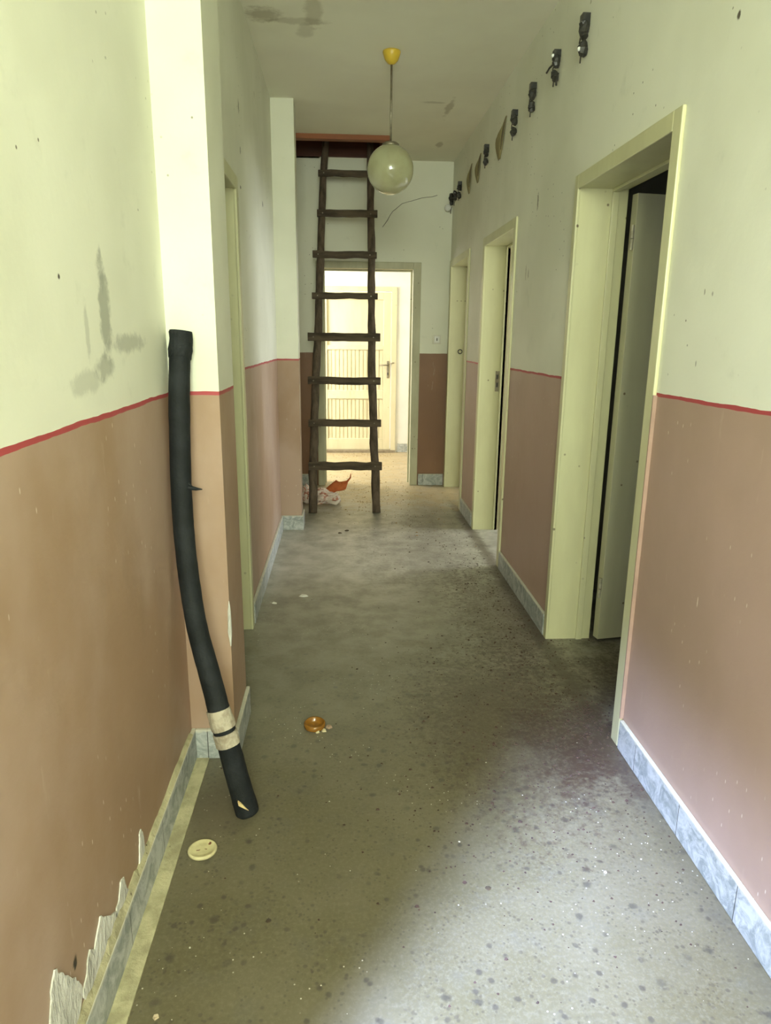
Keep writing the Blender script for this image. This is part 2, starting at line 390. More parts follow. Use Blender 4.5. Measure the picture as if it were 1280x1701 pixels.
pp = [
 [(.955, .20), (.985, .29), (1.006, .312), (1.03, .275), (1.076, .215), (1.10, .165), (1.075, .128), (1.03, .11), (.96, .11)],
 [(1.10, .15), (1.125, .17), (1.15, .20), (1.17, .178), (1.215, .215), (1.235, .195), (1.30, .145), (1.30, .112), (1.11, .112)],
 [(1.296, .14), (1.325, .155), (1.345, .185), (1.368, .178), (1.376, .14), (1.40, .11), (1.30, .11)],
 [(1.475, .105), (1.485, .15), (1.495, .185), (1.51, .192), (1.522, .165), (1.525, .13), (1.515, .108)],
]
for i, q in enumerate(pp):
    patch('plaster_patch', q, XL+.0005, struct_left, M_plaster, seed=i*3.1)
# rough cream fillet on top of the near baseboard
bm = bmesh.new(); prev = None
yy = .5
while yy < 2.08:
    hgt = .012+.010*noise.noise(Vector((yy*9, 0, 0)))+.006*noise.noise(Vector((yy*40, 0, 3)))
    hgt = max(.004, hgt)*(1.6 if yy < 1.45 else .8)
    r = [bm.verts.new((XL, yy, BH)), bm.verts.new((XL+BT*.9, yy, BH)), bm.verts.new((XL+.003, yy, BH+hgt)), bm.verts.new((XL, yy, BH+hgt))]
    if prev:
        for k in range(4): bm.faces.new((prev[k], prev[(k+1) % 4], r[(k+1) % 4], r[k]))
    prev = r; yy += .02
bmesh.ops.recalc_face_normals(bm, faces=bm.faces)
struct('trim_2', bm, M_border, smooth=False)
# chipped plaster on the pillar corner
bm = bmesh.new()
tube(bm, [(-.3615, 2.1005, .40), (-.3615, 2.1, .45), (-.3615, 2.1, .52), (-.3615, 2.1, .555)], [.002, .006, .005, .001], 8, rough=.8)
mesh_obj('chipped_corner', bm, M_plaster, bpy.data.objects['wall_pillar'])
bm = bmesh.new()
tube(bm, [(-.425, 2.0995, .17), (-.428, 2.0995, .215), (-.422, 2.0995, .25)], [.012, .017, .010], 10, rough=.6, flat=.3)
mesh_obj('plaster_patch', bm, M_plaster, bpy.data.objects['wall_pillar'])
# crack on the end wall
bm = bmesh.new(); pts = []
for (a, b), (c, d) in zip([(.353, 2.27), (.44, 2.40), (.522, 2.467), (.60, 2.49), (.687, 2.509)], [(.44, 2.40), (.522, 2.467), (.60, 2.49), (.687, 2.509), (.868, 2.546)]):
    for q in range(4):
        t = q/4; pts.append((a+(c-a)*t, YE-.0005, b+(d-b)*t+.008*noise.noise(Vector((a*30+q, b*9, 0)))))
tube(bm, pts, [.0022+.0015*abs(noise.noise(Vector((i*.7, 0, 0)))) for i in range(len(pts))], 6)
mesh_obj('crack', bm, plain('crack_shadow_dirt', (.2, .19, .14), (.25, .24, .18), 20), wall_end)

# ---------------------------------------------------------------- door frames
def frame(name, side, a, b, top, xface, depth, leafmat=None, casing=.057, proud=.012, far=.057):
    """side=+1: wall to the right (room towards +x). a,b opening along y"""
    s = side; r = sempty(name, (xface, (a+b)/2, 0)); oy = (a+b)/2
    def X(p, q): return (min(s*p, s*q), max(s*p, s*q))
    bm = bmesh.new()
    c0, c1 = X(-proud, 0)
    box(bm, c0, c1, a-oy-casing+.006, a-oy+.004, 0, top+casing-.006)
    box(bm, c0, c1, b-oy-.004, b-oy+far-.006, 0, top+casing-.006)
    box(bm, c0, c1, a-oy+.004, b-oy-.004, top-.004, top+casing-.006)
    mesh_obj('casing', bm, M_cream, r, bevel=.003)
    bm = bmesh.new(); d0, d1 = X(0, depth)
    box(bm, d0, d1, a-oy-.018, a-oy, 0, top); box(bm, d0, d1, b-oy, b-oy+.018, 0, top); box(bm, d0, d1, a-oy-.018, b-oy+.018, top, top+.018)
    mesh_obj('jamb', bm, M_cream, r)
    bm = bmesh.new(); d0, d1 = X(depth*.66, depth*.80)
    box(bm, d0, d1, a-oy, a-oy+.012, 0, top-.012); box(bm, d0, d1, b-oy-.012, b-oy, 0, top-.012); box(bm, d0, d1, a-oy, b-oy, top-.012, top)
    mesh_obj('door_stop', bm, M_cream, r, bevel=.002)
    return r
d1 = frame('door_1', 1, D1[0], D1[1], DT, XR, .198, far=.042)
d2 = frame('door_2', 1, D2[0], D2[1], DT, XR, T)
d3 = frame('door_3', 1, D3[0], D3[1], DT, XR, T)
d4 = frame('door_4', -1, L1[0], L1[1], DT, X2, T)

# leaf of door 1, swung into the dark room
M_leaf = plain('cream_leaf_paint', (.60, .58, .38), (.53, .51, .33), 4, .35, .5, stretch=(1, 1, .2), bump=.1, spot=(16, (.2, .15, .08)))
oy = (D1[0]+D1[1])/2
bm = boxes((0, .80, -.042, 0, .014, 1.935))
leaf = mesh_obj('door_leaf', bm, M_leaf, d1, bevel=.002)
leaf.location = (.215, D1[1]-oy-.002, 0); leaf.rotation_euler = (0, 0, math.radians(9))
for zz in (1.765, .265):
    bm = bmesh.new(); tube(bm, [(-.010, -.040, zz-.045), (-.010, -.040, zz-.004)], .0065, 10); tube(bm, [(-.010, -.040, zz+.0), (-.010, -.040, zz+.05)], .0065, 10)
    box(bm, -.002, .0005, -.04, -.008, zz-.04, zz+.045)
    mesh_obj('hinge', bm, plain('painted_hinge', (.62, .58, .42), (.4, .36, .24), 30, .4, .5), leaf)
# painted-over pink edge of the near casing of door 1
mesh_obj('pink_paint_edge', boxes((-.0125, -.0005, D1[0]-oy-.0565, D1[0]-oy-.0505, .11, 1.208)), plain('pink_edge_paint', (.42, .28, .21), (.36, .24, .18), 12, .4, .4), d1)
# a reddish unpainted edge and lock plates of door 2, ring hole of door 3
oy2 = (D2[0]+D2[1])/2
mesh_obj('brown_edge', boxes((.148, .164, D2[1]-oy2-.012, D2[1]-oy2-.0005, 0, DT-.013)), M_brown, d2)
bm = boxes((.105, .132, D2[1]-oy2-.0025, D2[1]-oy2-.0002, 1.00, 1.14)); mesh_obj('strike_plate', bm, M_metal, d2)
for zz in (1.045, 1.10):
    bm = bmesh.new(); tube(bm, [(.118, D2[1]-oy2-.0045, zz-.015), (.118, D2[1]-oy2-.0045, zz+.015)], .006, 8, flat=.5); mesh_obj('latch_hole', bm, M_bake, d2)
oy3 = (D3[0]+D3[1])/2
bm = bmesh.new()
ring = [(.095+.018*math.cos(a*math.pi/8), D3[1]-oy3-.004, 1.235+.018*math.sin(a*math.pi/8)) for a in range(17)]
tube(bm, ring, .004, 8, cap=False); mesh_obj('ring_pull', bm, M_bake, d3, smooth=True)
for k, xx in enumerate((.05, .085, .12)):
    mesh_obj('nail', boxes((xx, xx+.008, D3[1]-oy3-.004, D3[1]-oy3, 1.665, 1.672)), M_metal, d3)

M_endcream = plain('shaded_cream_paint', (.50, .49, .33), (.42, .40, .26), 9, .5, .4, stretch=(1, 1, .3), local=False, spot=(18, (.16, .12, .07)))  # specked cream paint, colour darkened to stand for the backlit shade
# end doorway frame
d5 = sempty('door_5', (0, YE, 0))
bm = boxes((E0-.06, E0+.004, -.014, 0, 0, ET+.055), (E1-.004, E1+.066, -.014, 0, 0, ET+.055), (E0+.004, E1-.004, -.014, 0, ET-.004, ET+.055))
mesh_obj('casing', bm, M_endcream, d5, bevel=.004)
mesh_obj('jamb', boxes((E0-.018, E0, 0, .2, 0, ET), (E1, E1+.018, 0, .2, 0, ET), (E0-.018, E1+.018, 0, .2, ET, ET+.018)), M_endcream, d5)
mesh_obj('door_stop', boxes((E0, E0+.014, .12, .15, 0, ET-.014), (E1-.014, E1, .12, .15, 0, ET-.014), (E0, E1, .12, .15, ET-.014, ET)), M_endcream, d5)

# outer door in the bright porch
M_door = plain('cream_door_paint', (.72, .66, .45), (.64, .58, .38), 6, .45, .4, stretch=(1, 1, .2), local=False, spot=(20, (.4, .33, .2)))
d6 = sempty('door_6', (0, YF, 0))
mesh_obj('casing', boxes((-.33, -.26, -.02, .05, 0, 1.90), (.572, .632, -.02, .05, 0, 1.90), (-.26, .572, -.02, .05, 1.85, 1.90)), M_door, d6, bevel=.003)
def panel(nm, z0, z1, grooves):
    bm = bmesh.new()
    if grooves:
        n = 14; wd = (.48+.17)/n
        for i in range(n): box(bm, -.17+i*wd+.005, -.17+(i+1)*wd-.005, .018, .034, z0, z1)
    box(bm, -.17, .48, .026, .038, z0, z1)
    return bm
bm = boxes((-.255, -.17, .004, .044, .03, 1.845), (.48, .568, .004, .044, .03, 1.845), (-.17, .48, .004, .044, .03, .165), (-.17, .48, .004, .044, .635, .735),
           (-.17, .48, .004, .044, 1.20, 1.25), (-.17, .48, .004, .044, 1.76, 1.845))
leaf6 = mesh_obj('door_leaf', bm, M_door, d6, bevel=.004)
mesh_obj('board_panel', panel('', .165, .635, True), M_door, leaf6)
mesh_obj('board_panel', panel('', .735, 1.20, True), M_door, leaf6)
mesh_obj('upper_panel', panel('', 1.25, 1.76, False), M_door, leaf6)
hd = mesh_obj('handle_plate', boxes((.522, .548, -.004, .004, .88, 1.075)), M_metal, leaf6, bevel=.004)
bm = bmesh.new(); tube(bm, [(.535, -.004, 1.03), (.535, -.035, 1.03), (.52, -.04, 1.03), (.43, -.036, 1.028)], [.009, .009, .008, .007], 10)
mesh_obj('lever', bm, M_metal, hd, smooth=True)
bm = bmesh.new(); tube(bm, [(.535, -.006, .915), (.535, -.006, .945)], .007, 8); mesh_obj('keyhole', bm, M_bake, hd)
bm = bmesh.new(); tube(bm, [(.548, -.02, 1.04), (.59, -.026, 1.055), (.605, -.02, 1.055)], .005, 8); mesh_obj('door_hook', bm, M_metal, d6, smooth=True)
mesh_obj('threshold', boxes((-.33, .632, -.05, .05, 0, .028)), plain('stone_sill', (.32, .27, .19), (.2, .16, .1), 20, .8, local=False), d6)

# hatch in the ceiling
hb = sempty('trim_3', (0, 0, H))
mesh_obj('hatch_board', boxes((HX0, HX1+.025, HY0-.05, HY0+.02, -.034, .30)), M_hatch, hb, bevel=.003)
mesh_obj('hatch_board', boxes((HX1-.012, HX1+.025, HY0+.02, YE, -.030, .30)), M_hatch, hb, bevel=.003)
mesh_obj('hatch_board', boxes((HX0, HX1-.012, YE-.03, YE-.001, .01, .30)), plain('dark_red_board', (.12, .04, .022), (.08, .027, .016), 6, .6, .3, stretch=(.3, 3, 3)), hb)
mesh_obj('hatch_board', boxes((HX0-.0, HX0+.03, HY0+.02, YE-.03, -.03, .30)), M_hatch, hb)

# windows in the rear wall (frames; the openings let the daylight in)
for i, W in enumerate((W2,)):
    wr = sempty('window_%d' % (i+1), ((W[0]+W[1])/2, -1.65, 0)); hw = (W[1]-W[0])/2
    mesh_obj('window_frame', boxes((-hw, -hw+.04, -.02, .02, W[2], W[3]), (hw-.04, hw, -.02, .02, W[2], W[3]), (-hw+.04, hw-.04, -.02, .02, W[2], W[2]+.04), (-hw+.04, hw-.04, -.02, .02, W[3]-.04, W[3])), M_cream, wr)

# ================================================================= THINGS
# ---- wooden ladder
KL = .30
def lad(u, z, off=0.): return Vector((u, 5.383+KL*z+off, z))
ld = thing('ladder', (0, 5.383, 0), 'rough dark wooden pole ladder with eight nailed rungs leaning up into the brown ceiling hatch', 'ladder')
left = [(-.234, 0), (-.233, .35), (-.222, .70), (-.212, 1.02), (-.192, 1.35), (-.180, 1.67), (-.168, 2.0), (-.158, 2.32), (-.142, 2.63), (-.128, 2.89), (-.12, 3.05)]
right = [(.268, 0), (.262, .36), (.250, .55), (.248, .70), (.240, 1.02), (.237, 1.35), (.238, 1.67), (.240, 2.0), (.240, 2.32), (.236, 2.63), (.240, 2.89), (.242, 3.05)]
for s_, rail in enumerate((left, right)):
    pts = []; rd = []
    n = 40
    for i in range(n+1):
        z = 3.05*i/n
        for (xa, za), (xb, zb) in zip(rail, rail[1:]):
            if za <= z <= zb+1e-6: x = xa+(xb-xa)*(z-za)/(zb-za); break
        x += .004*noise.noise(Vector((z*4, s_*9, 0)))
        pts.append(lad(x, z)-Vector((0, 5.383, 0))); rd.append(.034-.0022*z+.003*noise.noise(Vector((z*6, s_*5, 2))))
    bm = bmesh.new(); tube(bm, pts, rd, 12, rough=.18, seed=s_*7)
    mesh_obj('rail', bm, M_wood, ld, smooth=True)
rungs = [(.364, -.268, .312, .034), (.692, -.268, .308, .030), (1.017, -.272, .306, .031), (1.353, -.272, .306, .033), (1.672, -.238, .288, .025), (1.993, -.232, .282, .027), (2.315, -.195, .29, .027), (2.63, -.185, .285, .025)]
for i, (z, xa, xb, th) in enumerate(rungs):
    bm = bmesh.new(); pts = []; n = 14
    for q in range(n+1):
        x = xa+(xb-xa)*q/n
        p = lad(x, z, -.038)-Vector((0, 5.383, 0)); p.z += .006*noise.noise(Vector((x*9, i*3.3, 0))); pts.append(p)
    # squarish slat with irregular edges
    rings = []
    for q, p in enumerate(pts):
        hh = th*(1+.12*noise.noise(Vector((q*.5, i*2.1, 4)))); 
        rings.append([bm.verts.new(p+Vector((0, dy, dz))) for dy, dz in ((-.014, -hh*.9), (.012, -hh), (.014, hh*.95), (-.012, hh))])
    for a, b in zip(rings, rings[1:]):
        for k in range(4): bm.faces.new((a[k], a[(k+1) % 4], b[(k+1) % 4], b[k]))
    bm.faces.new(rings[0][::-1]); bm.faces.new(rings[-1])
    bmesh.ops.recalc_face_normals(bm, faces=bm.faces)
    ro = mesh_obj('rung', bm, M_rung, ld, bevel=.003)
    # nails
    for xx in ((xa+.045), (xb-.055)):
        bm = bmesh.new(); p = lad(xx, z, -.051)-Vector((0, 5.383, 0)); tube(bm, [p, p-Vector((0, .004, 0))], .005, 8); mesh_obj('nail', bm, M_metal, ro)

# ---- pendant lamp
lp = thing('pendant_lamp', (.265, 4.1, H), 'pendant lamp with milky glass globe and small yellow canopy hanging from the ceiling', 'lamp')
M_yel = plain('yellow_plastic', (.72, .50, .045), (.62, .42, .04), 10, .35, .5, bump=0)
bm = bmesh.new(); lathe(bm, [(.046, 0), (.047, -.006), (.042, -.022), (.034, -.042), (.020, -.056), (.007, -.062)][::-1], 32); bmesh.ops.recalc_face_normals(bm, faces=bm.faces)
mesh_obj('canopy', bm, M_yel, lp, smooth=True)
bm = bmesh.new(); tube(bm, [(0, 0, -.058), (0, 0, -.45)], .0055, 12); mesh_obj('rod', bm, M_metal, lp, smooth=True)
g = NT('milky_glass'); nz = g.noise(g.obj(), 9, 4)
g.b.inputs['Subsurface Weight'].default_value = .15; g.b.inputs['Subsurface Radius'].default_value = (.06, .06, .04)
M_globe = g.out(g.mix(g.ramp(nz, .3, .7), (.42, .42, .25), (.36, .35, .20)), .14, .6)
g.b.inputs['Coat Weight'].default_value = .5; g.b.inputs['Coat Roughness'].default_value = .05
R = .125; prof = [(R*math.sin(a), -R*math.cos(a)) for a in [math.radians(2+x*(158/28)) for x in range(29)]]
bm = bmesh.new(); lathe(bm, prof, 48, (0, 0, 2.24-H)); bmesh.ops.recalc_face_normals(bm, faces=bm.faces)
mesh_obj('globe', bm, M_globe, lp, smooth=True)
bm = bmesh.new(); lathe(bm, [(.045, -.452), (.046, -.440), (.035, -.432), (.008, -.428)], 24); mesh_obj('globe_holder', bm, M_metal, lp, smooth=True)

# ---- black hose leaning in the corner
def hose_pt(px, py, yv):
    d = fw + r2*((px-640)/F) - u2*((py-850.5)/F)
    t = yv/d.y; return Vector((0, 0, CAMH)) + d*t
raw = [(411, 1349, 1.81), (403, 1322, 1.815), (394, 1291, 1.825), (385, 1258, 1.835), (375, 1222, 1.845), (366, 1190, 1.855), (358, 1158, 1.868), (348, 1120, 1.885), (338, 1085, 1.90), (329, 1050, 1.915), (322, 1015, 1.93), (315, 970, 1.95), (310, 930, 1.965), (306, 890, 1.98), (303, 850, 1.99), (300.5, 800, 2.00), (299, 750, 2.01), (298, 700, 2.02), (297.5, 650, 2.03), (298, 610, 2.045), (299.5, 575, 2.06), (300.5, 550, 2.066)]
P0 = [hose_pt(*q) for q in raw]
def catmull(P, n):
    out = []
    for i in range(len(P)-1):
        a, b, c, d = P[max(i-1, 0)], P[i], P[i+1], P[min(i+2, len(P)-1)]
        for q in range(n):
            t = q/n; out.append(.5*((2*b)+(c-a)*t+(2*a-5*b+4*c-d)*t*t+(3*b-a-3*c+d)*t**3))
    out.append(P[-1]); return out
HP = catmull(P0, 5)
base = Vector((HP[0].x, HP[0].y, 0))
hs = thing('hose', base, 'thick black rubber hose with two bands of pale tape leaning in the left wall corner', 'hose')
N = len(HP)
def hrad(i):
    t = i/(N-1); return .0345-.005*min(1, t*2.2)
bm = bmesh.new()
pts = [p-base for p in HP]
rings = tube(bm, pts, [hrad(i)*(1+.02*noise.noise(Vector((i*.25, 0, 0)))) for i in range(N)], 24, cap=False, rough=.03)
# squashed, cut mouth at the top, hollow
inner = []
for v in rings[-1]:
    c = pts[-1]; inner.append(bm.verts.new(c+(v.co-c)*.82))
deep = [bm.verts.new(v.co - Vector((0, 0, .05))) for v in inner]
for k in range(24):
    q = (k+1) % 24; bm.faces.new((rings[-1][k], rings[-1][q], inner[q], inner[k])); bm.faces.new((inner[k], inner[q], deep[q], deep[k]))
bm.faces.new(deep); bm.faces.new(rings[0][::-1])
bmesh.ops.recalc_face_normals(bm, faces=bm.faces)
tubeo = mesh_obj('tube', bm, M_black, hs, smooth=True)
# frayed collar at the top
bm = bmesh.new(); k0 = N-9
rr = [hrad(i)*(1.09+.05*noise.noise(Vector((i*.9, 5, 0)))) for i in range(k0, N)]
tube(bm, pts[k0:], rr, 20, cap=False, rough=.14, seed=3); mesh_obj('frayed_collar', bm, M_black, hs)
def band(f0, f1, label):
    bm = bmesh.new(); a, b = int(f0), int(f1)
    seg = pts[a:b+1]; tube(bm, seg, [hrad(i)*1.10 for i in range(a, b+1)], 20, cap=True, rough=.08, seed=a)
    o = mesh_obj('tape_band', bm, M_tape, hs); o['label'] = label
band(18, 21, 'lower strip of pale dirty tape'); band(22, 27, 'upper strip of pale dirty tape')
# torn thorn of rubber
pm = pts[74]
bm = bmesh.new(); tube(bm, [pm+Vector((.022, -.01, .003)), pm+Vector((.045, -.012, -.001)), pm+Vector((.062, -.013, -.002))], [.008, .005, .0015], 8)
tube(bm, [pm+Vector((.02, -.01, .016)), pm+Vector((.034, -.012, .008))], [.006, .001], 8)
mesh_obj('torn_spike', bm, M_black, hs)
bm = bmesh.new(); c = pts[4]
v = [bm.verts.new(c+Vector(q)) for q in ((-.012, -.037, .020), (-.004, -.038, .015), (.018, -.0355, -.012), (.006, -.038, -.003), (-.010, -.0368, .006))]
w_ = [bm.verts.new(x.co+Vector((0, .01, 0))) for x in v]
bm.faces.new(v); bm.faces.new(w_[::-1])
for k in range(5): bm.faces.new((v[k], v[(k+1) % 5], w_[(k+1) % 5], w_[k]))
bmesh.ops.recalc_face_normals(bm, faces=bm.faces)
o = mesh_obj('torn_lining', bm, plain('yellow_lining', (.75, .60, .28), (.6, .42, .2), 30, .7), hs); o['label'] = 'yellow torn lining'

# ---- switch on the end wall
sw = thing('light_switch', (.851, YE, 1.338), 'small cream light switch on the far wall right of the doorway', 'light switch')
M_sw = plain('cream_plastic', (.72, .70, .58), (.66, .64, .52), 10, .4, .5, bump=0)
mesh_obj('plate', boxes((-.038, .038, -.009, 0, -.040, .040)), M_sw, sw, bevel=.004)
mesh_obj('rocker', boxes((-.024, .024, -.016, -.009, -.028, .028)), M_porc, sw, bevel=.003)
mesh_obj('slot', boxes((-.004, .004, -.0185, -.016, -.012, .012)), M_bake, sw)

# ---- row of cut cable fittings along the right wall
def fitting(y, z, variant, label, scale=1., porcelain=False):
    t = thing('cable_fitting', (XR, y, z), label, 'cable fitting', 'cut cable fittings in a row high on the right wall')
    bm = bmesh.new(); k = scale; rnd = random.Random(int(y*1000))
    def lump(c, r, h):
        n = 6; P = []; Rr = []
        for i in range(n+1):
            a = i/n; P.append((c[0]+rnd.uniform(-.003, .003), c[1]+rnd.uniform(-.004, .004), c[2]+h*(.5-a))); Rr.append(r*(.7+.5*math.sin(math.pi*a))*rnd.uniform(.85, 1.15))
        tube(bm, P, Rr, 8, rough=.25, seed=y)
    if variant in (0, 1, 2):
        box(bm, -.030, 0, -.020*k, .016*k, .028*k, .062*k)
    lump((-.016, -.004, .012*k), .019*k, .06*k)
    mesh_obj('clamp', bm, M_bake, t)
    bm = bmesh.new()
    if variant != 3: lump((-.016, .0, -.055*k), .017*k, .05*k)
    else: lump((-.014, 0, -.02), .016*k, .04*k)
    mesh_obj('wire_end', bm, M_bake, t)
    bm = bmesh.new()
    tube(bm, [(-.012, .002, .01), (-.022, .02, -.01), (-.024, .022*k, -.03)], .003, 6)
    tube(bm, [(-.012, .0, -.05*k), (-.018, .014, -.075*k), (-.018, .016, -.10*k)], .0028, 6)
    if variant == 1:
        tube(bm, [(-.02, 0, .005), (-.03, .05, .0), (-.032, .085, -.008)], .0045, 6)
        tube(bm, [(-.012, -.0, -.05*k), (-.018, -.03, -.08*k), (-.018, -.032, -.11*k)], .004, 6)
    mesh_obj('wire', bm, M_bake, t, smooth=True)
    if porcelain:
        bm = bmesh.new(); pz = {0: -.058, 1: .03, 3: -.07}[variant]
        q = .008 if variant != 3 else .03
        lathe(bm, [(.001, -q), (q*.7, -q*.7), (q, 0), (q*.7, q*.7), (.001, q)], 14, (-.032 if variant != 3 else -.05, -.006 if variant != 3 else -.03, pz)); mesh_obj('insulator', bm, M_porc, t, smooth=True)
FG = [
 (3.03, 2.52, 0, 'largest black cable fitting, nearest in the row above the first right door', 1.0, True),
 (3.40, 2.535, 1, 'black cable fitting with spread wire legs, second nearest in the row', .85, True),
 (3.79, 2.525, 0, 'black cable fitting made of two blobs, third nearest in the row', .9, False),
 (4.165, 2.51, 2, 'slim black cable fitting just nearer than the big tan paper flap', .9, False),
 (4.93, 2.525, 2, 'black cable fitting between the big and middle tan paper flaps', .85, False),
 (5.99, 2.51, 2, 'small black cable fitting just beyond the farthest tan paper flap', .85, False),
 (6.22, 2.505, 3, 'small single black cable fitting, second from the far corner', .8, False),
 (6.40, 2.50, 3, 'dark cable fitting in the far corner with a white insulator below it', 1.1, True)]
for a in FG: fitting(*a)
M_flap = plain('brown_paper', (.34, .29, .14), (.24, .20, .10), 14, .8, .2)
def flap(y, z, hgt, wid, label):
    t = thing('paper_flap', (XR, y, z), label, 'paper flap', 'tan paper flaps on the right wall')
    bm = bmesh.new(); n = 10; L = []; Rr = []
    for i in range(n+1):
        a = i/n; zz = hgt*(.5-a); K = [(0, -1.0, -.92), (.2, -.85, -.55), (.3, -.75, .45), (.42, -.68, 1.0), (.55, -.6, .95), (.8, -.35, .72), (1, .05, .45)]
        for (a0, l0, r0), (a1, l1, r1) in zip(K, K[1:]):
            if a0 <= a <= a1+1e-6: tt = (a-a0)/(a1-a0); lo_ = l0+(l1-l0)*tt; hi_ = r0+(r1-r0)*tt; break
        sag = -.006-.016*math.sin(math.pi*a)
        L.append([bm.verts.new((sag*(.3 if m in (0, 4) else 1), wid*(lo_+(hi_-lo_)*m/4), zz)) for m in range(5)])
    for a, b in zip(L, L[1:]):
        for m in range(4): bm.faces.new((a[m], a[m+1], b[m+1], b[m]))
    o = mesh_obj('sheet', bm, M_flap, t, smooth=True); s_ = o.modifiers.new('s', 'SOLIDIFY'); s_.thickness = .002
    bm = bmesh.new(); tube(bm, [(-.006, -wid*.95, hgt*.48), (-.012, -wid*.74, hgt*.2), (-.014, -wid*.62, 0), (-.012, -wid*.35, -hgt*.3)], [.002, .005, .005, .002], 6)
    mesh_obj('folded_edge', bm, plain('dark_paper_edge', (.10, .08, .045), (.14, .11, .06), 10, .8), t)
flap(4.545, 2.51, .20, .125, 'largest tan paper flap hanging high on the right wall above the second door')
flap(5.25, 2.50, .17, .075, 'middle tan paper flap on the right wall, narrower than the big one')
flap(5.59, 2.50, .19, .07, 'farthest and thinnest tan paper flap on the right wall')

# ---- things on the floor
def lid(loc):
    t = thing('jar_lid', loc, 'round yellowish lid lying on the floor beside the left baseboard', 'lid', rot=(math.radians(-2), 0, .2))
    m_ = plain('yellow_cream_plastic', (.66, .60, .34), (.54, .48, .26), 25, .5, .4, spot=(60, (.2, .15, .06)))
    bm = bmesh.new(); lathe(bm, [(.034, 0), (.0385, .001), (.0395, .006), (.038, .010), (.034, .0105), (.031, .0075), (.02, .008), (.001, .0085)], 40)
    mesh_obj('lid_top', bm, m_, t, smooth=True)
    bm = bmesh.new()
    tube(bm, [(-.016, -.003, .0072), (-.011, -.004, .0074), (-.006, -.003, .0072)], .0018, 6); tube(bm, [(.018, .013, .0075), (.022, .019, .0085)], .0035, 6); tube(bm, [(.006, -.002, .0072), (.012, -.005, .0074)], .0016, 6)
    mesh_obj('rust_spots', bm, M_brown, t)
lid((-.388, 1.652, 0))
t = thing('amber_glass_ring', (-.105, 2.262, 0), 'broken amber glass jar bottom lying in the middle of the floor', 'broken glass')
a_ = NT('amber_glass'); a_.b.inputs['Transmission Weight'].default_value = .45; a_.out((.46, .21, .03), .12, .6)
bm = bmesh.new(); sg = 32; rings = []
for r, z in ((.034, .001), (.0385, .006), (.0385, .018), (.036, .024), (.032, .022), (.031, .010), (.026, .006), (.001, .006)):
    rings.append([bm.verts.new((r*math.cos(2*math.pi*k/sg), r*math.sin(2*math.pi*k/sg), z*(1+.15*noise.noise(Vector((k*.4, z*60, 0)))))) for k in range(sg)])
for A, B_ in zip(rings, rings[1:]):
    for k in range(sg): bm.faces.new((A[k], A[(k+1) % sg], B_[(k+1) % sg], B_[k]))
bm.faces.new(rings[0][::-1]); bm.faces.new(rings[-1])
bmesh.ops.recalc_face_normals(bm, faces=bm.faces)
mesh_obj('bowl', bm, a_.m, t, smooth=True)
def shard(bm, c, s, seed, flat=.4):
    rnd = random.Random(seed); n = rnd.randint(5, 7)
    a0 = rnd.random()*6
    lo = []; hi = []
    for k in range(n):
        an = a0+2*math.pi*k/n; r = s*rnd.uniform(.6, 1.1)
        lo.append(bm.verts.new((c[0]+r*math.cos(an), c[1]+r*math.sin(an)*.8, c[2])))
        hi.append(bm.verts.new((c[0]+.75*r*math.cos(an), c[1]+.65*r*math.sin(an), c[2]+s*flat*rnd.uniform(.4, 1.1))))
    bm.faces.new(lo[::-1]); bm.faces.new(hi)
    for k in range(n): bm.faces.new((lo[k], lo[(k+1) % n], hi[(k+1) % n], hi[k]))
bm = bmesh.new(); shard(bm, (.050, -.004, .001), .016, 3, .6); mesh_obj('shard', bm, plain('pinkish_clay', (.42, .30, .20), (.34, .24, .16), 20, .6), t)
bm = bmesh.new(); shard(bm, (.033, -.026, .001), .012, 4, .8); shard(bm, (.012, -.035, .001), .009, 5, .9); mesh_obj('pale_chips', bm, plain('pale_chip', (.75, .68, .42), (.6, .52, .3), 20, .4), t)

def single(name, label, cat, loc, s, mat, seed, flat=.35, group=None):
    bm = bmesh.new(); shard(bm, (0, 0, 0), s, seed, flat); o = mesh_obj(name, bm, mat); o.location = loc; tag(o, label, cat, group)
M_paper = plain('white_scrap', (.80, .80, .72), (.7, .7, .62), 20, .7)
M_leafd = plain('dark_leaf', (.05, .04, .025), (.08, .055, .03), 20, .8)
M_chip = plain('tan_chip', (.60, .50, .34), (.48, .38, .24), 20, .8)
single('paper_scrap', 'larger white paper scrap on the floor left of centre, near the left door', 'paper scrap', (-.211, 3.573, 0), .030, M_paper, 1, .25)
single('paper_scrap', 'tiny white paper scrap nearest the left baseboard', 'paper scrap', (-.363, 3.474, 0), .018, M_paper, 2, .25)
single('dried_leaf', 'dark dried leaf left of the pair in front of the ladder', 'dried leaf', (-.02, 4.80, 0), .018, M_leafd, 5, .3)
single('dried_leaf', 'dark dried leaf right of the pair in front of the ladder', 'dried leaf', (.03, 4.86, 0), .020, M_leafd, 6, .3)
single('dirt_clump', 'dark dirt clump on the grey floor below the yellowish lid', 'dirt clump', (-.185, 1.407, 0), .009, M_leafd, 7, .5)
single('plaster_chip', 'tan plaster chip at the bottom left of the floor by the cream border', 'plaster chip', (-.393, 1.172, 0), .010, M_chip, 8, .5)
single('plaster_chip', 'round white plaster chip on the brighter floor at the right', 'plaster chip', (.691, 1.522, 0), .006, M_paper, 9, .5)
single('dirt_clump', 'dark grey dirt spot at the edge of the light patch on the floor', 'dirt clump', (.368, 1.484, 0), .012, M_leafd, 10, .12)

